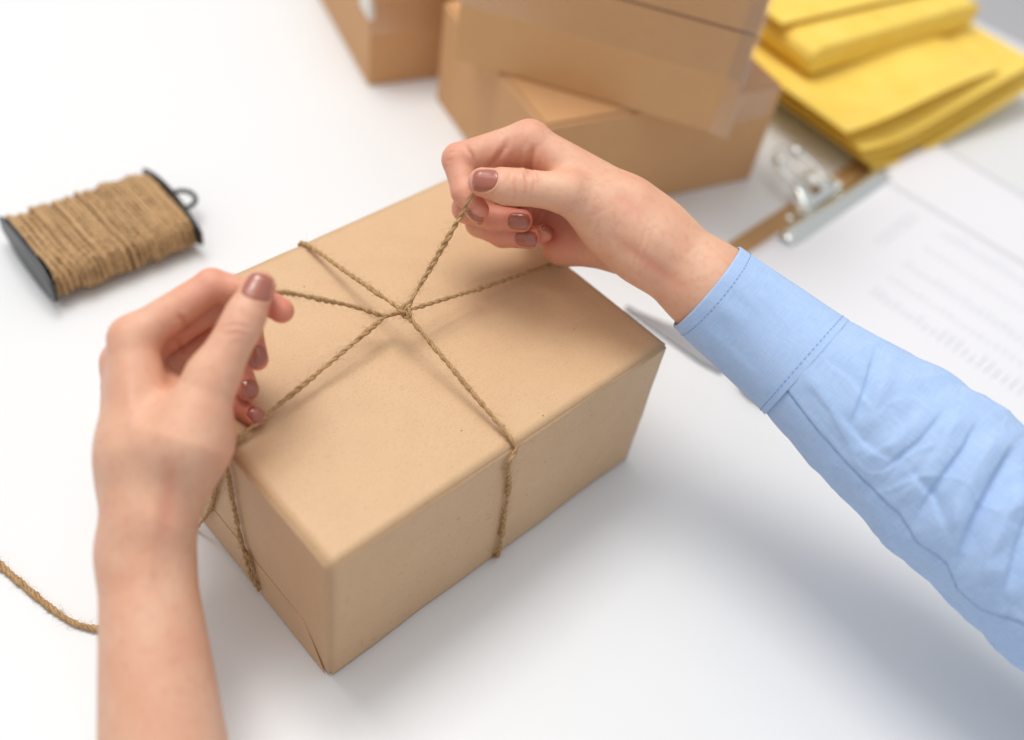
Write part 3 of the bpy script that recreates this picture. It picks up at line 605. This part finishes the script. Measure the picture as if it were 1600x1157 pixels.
# left carton
E0 = np.array([.3766, .4635]); azE = math.radians(-19.5)
le = carton('carton', 'smaller carton at the back left with white tape on its corner', (*E0, 0), azE, 0, 0, 0, CARTON)
bm_obj('body', box_bm(0, .19, 0, .20, 0, .125, .0018), CARTON2, le)
sheet('top_flap', [(-.001, -.001, .125), (.191, -.001, .125), (.191, .0985, .125), (-.001, .0985, .125)], (0, 0, 1), .0025, CARTON, le, .0003)
sheet('top_flap', [(-.001, .1015, .125), (.191, .1015, .125), (.191, .201, .125), (-.001, .201, .125)], (0, 0, 1), .0025, CARTON, le, .0003)
sheet('side_flap', [(.002, 0, .088), (.188, 0, .088), (.188, 0, .1235), (.002, 0, .1235)], (0, -1, 0), .0022, CARTON, le, .0003)
tape_strip('packing_tape', [(.0, -.0028, .073), (.19, -.0028, .073)], (0, 0, 1), .034, le)
tape_strip('corner_tape', [(-.0006, .028, .095), (-.0008, -.0009, .095), (.004, -.0010, .095)], (0, 0, 1), .05, le, WTAPE)

# ------------------------------------------------------------------ clipboard with a printed sheet
cb = thing('clipboard', 'brown hardboard clipboard with a polished steel clip at its top edge', 'clipboard', (.492, .103, 0), math.radians(1.3))
bm_obj('board', box_bm(0, .245, -.32, 0, 0, .0032, .001), CLIPB, cb)
def bar_profile():
    # pressed steel bar: rounded channel running along x
    mb = MB(); n = 9; prof = [(-.045, .0042), (-.042, .0052), (-.039, .009), (-.034, .0118), (-.028, .0124), (-.024, .0104), (-.021, .0068)]
    v = []; xs = np.linspace(.040, .212, 40)
    for x in xs:
        e = min(1, min(x - .040, .212 - x) / .012); k = .72 + .28 * math.sin(e * math.pi / 2)
        for y, z in prof: v.append((x, -.034 + (y + .034) * (.75 + .25 * e), .0038 + (z - .0038) * k))
    m_ = len(prof); f = [(i * m_ + j, (i + 1) * m_ + j, (i + 1) * m_ + j + 1, i * m_ + j + 1) for i in range(39) for j in range(m_ - 1)]
    o = mesh_obj('press_bar', v, f, STEEL, cb); so = o.modifiers.new('thick', 'SOLIDIFY'); so.thickness = .001; return o
bar_profile()
pl = MB(); 
v = []; 
for t in np.linspace(0, 1, 12):
    hw = .03 - .012 * t; y = -.022 + .03 * t; z = .0085 + .010 * math.sin(t * math.pi * .55)
    for k in np.linspace(-1, 1, 9): v.append((.118 + hw * k, y, z + .002 * (1 - k * k)))
f = [(i * 9 + j, i * 9 + j + 1, (i + 1) * 9 + j + 1, (i + 1) * 9 + j) for i in range(11) for j in range(8) if not (3 <= i <= 8 and 3 <= j <= 4)]
o = mesh_obj('lever', v, f, STEEL, cb); so = o.modifiers.new('thick', 'SOLIDIFY'); so.thickness = .0011
w = MB(); w.add(*tube(catmull([(.104, -.012, .014), (.100, .010, .022), (.104, .032, .027), (.120, .041, .029), (.136, .032, .027), (.139, .010, .022), (.135, -.012, .014)], .002), .0019, 8)); w.build('lever_wire', STEEL, cb)
for x in (.106, .133):
    kb = MB(); v, f = lathe([(0, -.006), (.004, -.0055), (.0062, -.002), (.0064, .002), (.0045, .0052), (0, .006)], 14); kb.add(v + np.array([x, .028, .0275]), f); kb.build('knob', STEEL, cb)
hg = MB(); hx = np.linspace(0, 1, 120); hg.add(*tube(np.c_[.092 + .05 * hx, -.014 + .0042 * np.cos(hx * 2 * math.pi * 14), .0085 + .0042 * np.sin(hx * 2 * math.pi * 14)], .0007, 5)); hg.build('spring', mat('spring_steel', (.22, .2, .19), .3), cb)
for x in (.088, .148):
    bm_obj('hinge_bracket', box_bm(x - .002, x + .002, -.021, -.006, .0032, .015, .0006), STEEL, cb)
for x in (.078, .158):
    rv = MB(); v, f = lathe([(0, .0052), (.003, .005), (.0042, .0036), (.0045, .003)], 14); rv.add(v + np.array([x, -.013, 0]), f); rv.build('rivet', STEEL, cb)
def paper_sheet(name, w, h, matl, nx=20, ny=28, curl=.0006):
    v = [(w * i / nx, -h * j / ny, curl * math.sin(i / nx * 3.1) * math.sin(j / ny * 5)) for j in range(ny + 1) for i in range(nx + 1)]
    f = [(j * (nx + 1) + i, (j + 1) * (nx + 1) + i, (j + 1) * (nx + 1) + i + 1, j * (nx + 1) + i + 1) for j in range(ny) for i in range(nx)]
    o = mesh_obj(name, v, f, matl); so = o.modifiers.new('thick', 'SOLIDIFY'); so.thickness = .00015; return o
ps = paper_sheet('printed_sheet', .216, .297, PAPER); ps.location = (.484, .0825, .0052); ps.rotation_euler = (0, 0, math.radians(1.3)); tag(ps, 'white sheet with faint rows of blue grey print held on the clipboard', 'paper')
ps2 = paper_sheet('blank_sheet', .216, .297, PAPER); ps2.location = (.592, .0860, .0040); ps2.rotation_euler = (0, 0, math.radians(-1.5)); tag(ps2, 'plain white sheet sticking out to the right from under the printed one', 'paper')
mb = MB()
def word(x, y, w, h):
    z = .00095; mb.add([(x, y, z), (x + w, y, z), (x + w, y + h, z), (x, y + h, z)], [(0, 1, 2, 3)])
for k in range(25):
    y = -.098 - k * .0072
    for (x0, n, wd) in ((.054, 1, .016), (.086, 1, .006), (.112, 1, .012), (.150, 1, .007), (.182, 1, .014)):
        x = x0
        for q in range(n):
            w_ = wd * rng.uniform(.6, 1.1); cx = x
            while cx < x + w_: cwid = rng.uniform(.001, .0018); word(cx, y, cwid, .0019 * rng.uniform(.75, 1.2)); cx += cwid + .0005
            x += w_ + .003
for k in range(2):
    y = -.062 - k * .007; cx = .12
    while cx < .19: cwid = rng.uniform(.001, .0018); word(cx, y, cwid, .0018); cx += cwid + (.0005 if rng.random() > .15 else .003)
pr = mb.build('printed_text', INK, ps, False); pr['kind'] = 'stuff'

# ------------------------------------------------------------------ yellow padded envelopes
def envelope(label, loc, rz, w, d, t, bend=lambda x, y: 0, folded=False):
    nx, ny = 46, 32; v = []
    e = thing('padded_envelope', label, 'envelope', loc, rz, None)
    sm = lambda q: 3 * q * q - 2 * q ** 3
    def th(i, j):
        x, y = i / nx, j / ny; a = min(x, 1 - x) * w; b = min(y, 1 - y) * d
        if folded:
            b2 = min(1, y * d / .0035); q = sm(min(1, a / .012)); return t * (.72 + .28 * q) * (.80 + .20 * math.sqrt(1 - (1 - b2) ** 2))
        q = sm(min(1, max(0, a - .007) / .02)) * sm(min(1, max(0, b - .007) / .02)); return .0012 + (t - .0012) * q
    # rows are packed towards the rim so the flat seam stays crisp
    gx = [.5 - .5 * math.cos(math.pi * i / nx) for i in range(nx + 1)]; gy = [.5 - .5 * math.cos(math.pi * j / ny) for j in range(ny + 1)]
    for sgn in (1, -1):
        for j in range(ny + 1):
            for i in range(nx + 1):
                x, y = w * gx[i], d * gy[j]
                v.append((x, y, t / 2 + sgn * th(gx[i] * nx, gy[j] * ny) / 2 + bend(x, y)))
    n = (nx + 1) * (ny + 1); ix = lambda i, j: j * (nx + 1) + i; f = []
    for j in range(ny):
        for i in range(nx):
            q = (ix(i, j), ix(i + 1, j), ix(i + 1, j + 1), ix(i, j + 1)); f.append(q); f.append(tuple(n + k for k in q[::-1]))
    ring = [ix(i, 0) for i in range(nx)] + [ix(nx, j) for j in range(ny)] + [ix(i, ny) for i in range(nx, 0, -1)] + [ix(0, j) for j in range(ny, 0, -1)]
    for a, b in zip(ring, ring[1:] + ring[:1]): f.append((a, n + a, n + b, b))
    mesh_obj('pouch', v, f, YEL, e)
    # gummed closing flap folded over at the far end
    fl_ = MB(); vv = []
    for j in range(7):
        for i in range(25):
            x = w * (.02 + .96 * i / 24); y = d * (.80 + .19 * j / 6); vv.append((x, y, t / 2 + th(x / w * nx, y / d * ny) / 2 + bend(x, y) + .0009))
    ff = [(j * 25 + i, j * 25 + i + 1, (j + 1) * 25 + i + 1, (j + 1) * 25 + i) for j in range(6) for i in range(24)]
    o = mesh_obj('closing_flap', vv, ff, YEL, e); so = o.modifiers.new('thick', 'SOLIDIFY'); so.thickness = .0005
    return e
ar = math.radians(-7)
def wave(amp, ph, lift): return lambda x, y: amp * math.sin(x / .28 * 2 * math.pi + ph) - amp * math.sin(ph) + lift * max(0, x / .28 - .55) ** 2
envelope('bottom yellow padded envelope of the stack, bowed and curling at its right end', (.694, .084, .008), ar, .285, .17, .007, wave(-.009, .0, .13))
envelope('yellow padded envelope second from the bottom of the stack, wavy front edge', (.682, .090, .018), ar + .015, .28, .17, .008, wave(-.007, .5, .16))
envelope('yellow padded envelope third from the bottom of the stack, pale front edge', (.674, .094, .030), ar + .01, .275, .17, .008, wave(-.008, .2, .12))
envelope('flat yellow padded envelope under the folded pair, topmost of the lower four', (.657, .109, .0475), ar, .248, .19, .009, wave(-.004, .6, .01))
# folded pair on top
envelope('thick folded yellow envelope with a tall front edge resting on the lower four', (.692, .184, .0585), math.radians(-9), .262, .17, .031, folded=True)
envelope('topmost yellow padded envelope at the back of the stack', (.690, .226, .0905), math.radians(-11), .262, .15, .009)

# ------------------------------------------------------------------ scissors behind the parcel
pa, pb = onplane(978, 480, 2, .003), onplane(1100, 546, 2, .003)
dv = pb - pa; sc = thing('scissors', 'steel scissors lying behind the parcel, blade points showing below the wrist', 'scissors', tuple(pa * [1, 1, 0]), math.atan2(dv[1], dv[0])); sc.scale = (.86, 1, 1)
def blade(z0, sgn):
    n = 16; v = []; f = []
    for i in range(n + 1):
        t = i / n; x = .105 * t; w = .0135 * min(1, .12 + 1.1 * t) ; y0, y1 = (-.0012, w) if sgn > 0 else (-w, .0012)
        v += [(x, y0, z0), (x, y1, z0), (x, y1, z0 + .0016), (x, y0, z0 + (.0016 if sgn > 0 else .0024))]
    for i in range(n):
        a = 4 * i
        for k in range(4): f.append((a + k, a + (k + 1) % 4, a + 4 + (k + 1) % 4, a + 4 + k))
    f += [(3, 2, 1, 0), (4 * n, 4 * n + 1, 4 * n + 2, 4 * n + 3)]
    o = mesh_obj('blade', v, f, GREYM, sc, False)
    bm = bmesh.new(); bm.from_mesh(o.data); bmesh.ops.recalc_face_normals(bm, faces=bm.faces); bm.to_mesh(o.data); bm.free()
blade(.0008, 1); blade(.0026, -1)
v, f = lathe([(0, .0075), (.0028, .0072), (.0038, .0058), (.0040, .0044)], 18); mesh_obj('pivot_screw', v + np.array([.098, 0, 0]), f, STEEL, sc)
for sg in (1, -1):
    a = np.linspace(0, 2 * math.pi, 33)
    c = np.c_[.146 + .020 * np.cos(a), sg * (.0115 + .0085 * np.sin(a)), np.full(33, .0052)]
    hb = MB(); hb.add(*tube(c, 0.0030, 10, False)); hb.add(*tube(catmull([(.094, -sg * .002, .0052), (.112, sg * .004, .0052), (.128, sg * .009, .0052)], .003), np.linspace(.0045, .0040, len(catmull([(.094, -sg * .002, .0052), (.112, sg * .004, .0052), (.128, sg * .009, .0052)], .003))), 10))
    hb.build('handle', BLACK, sc)
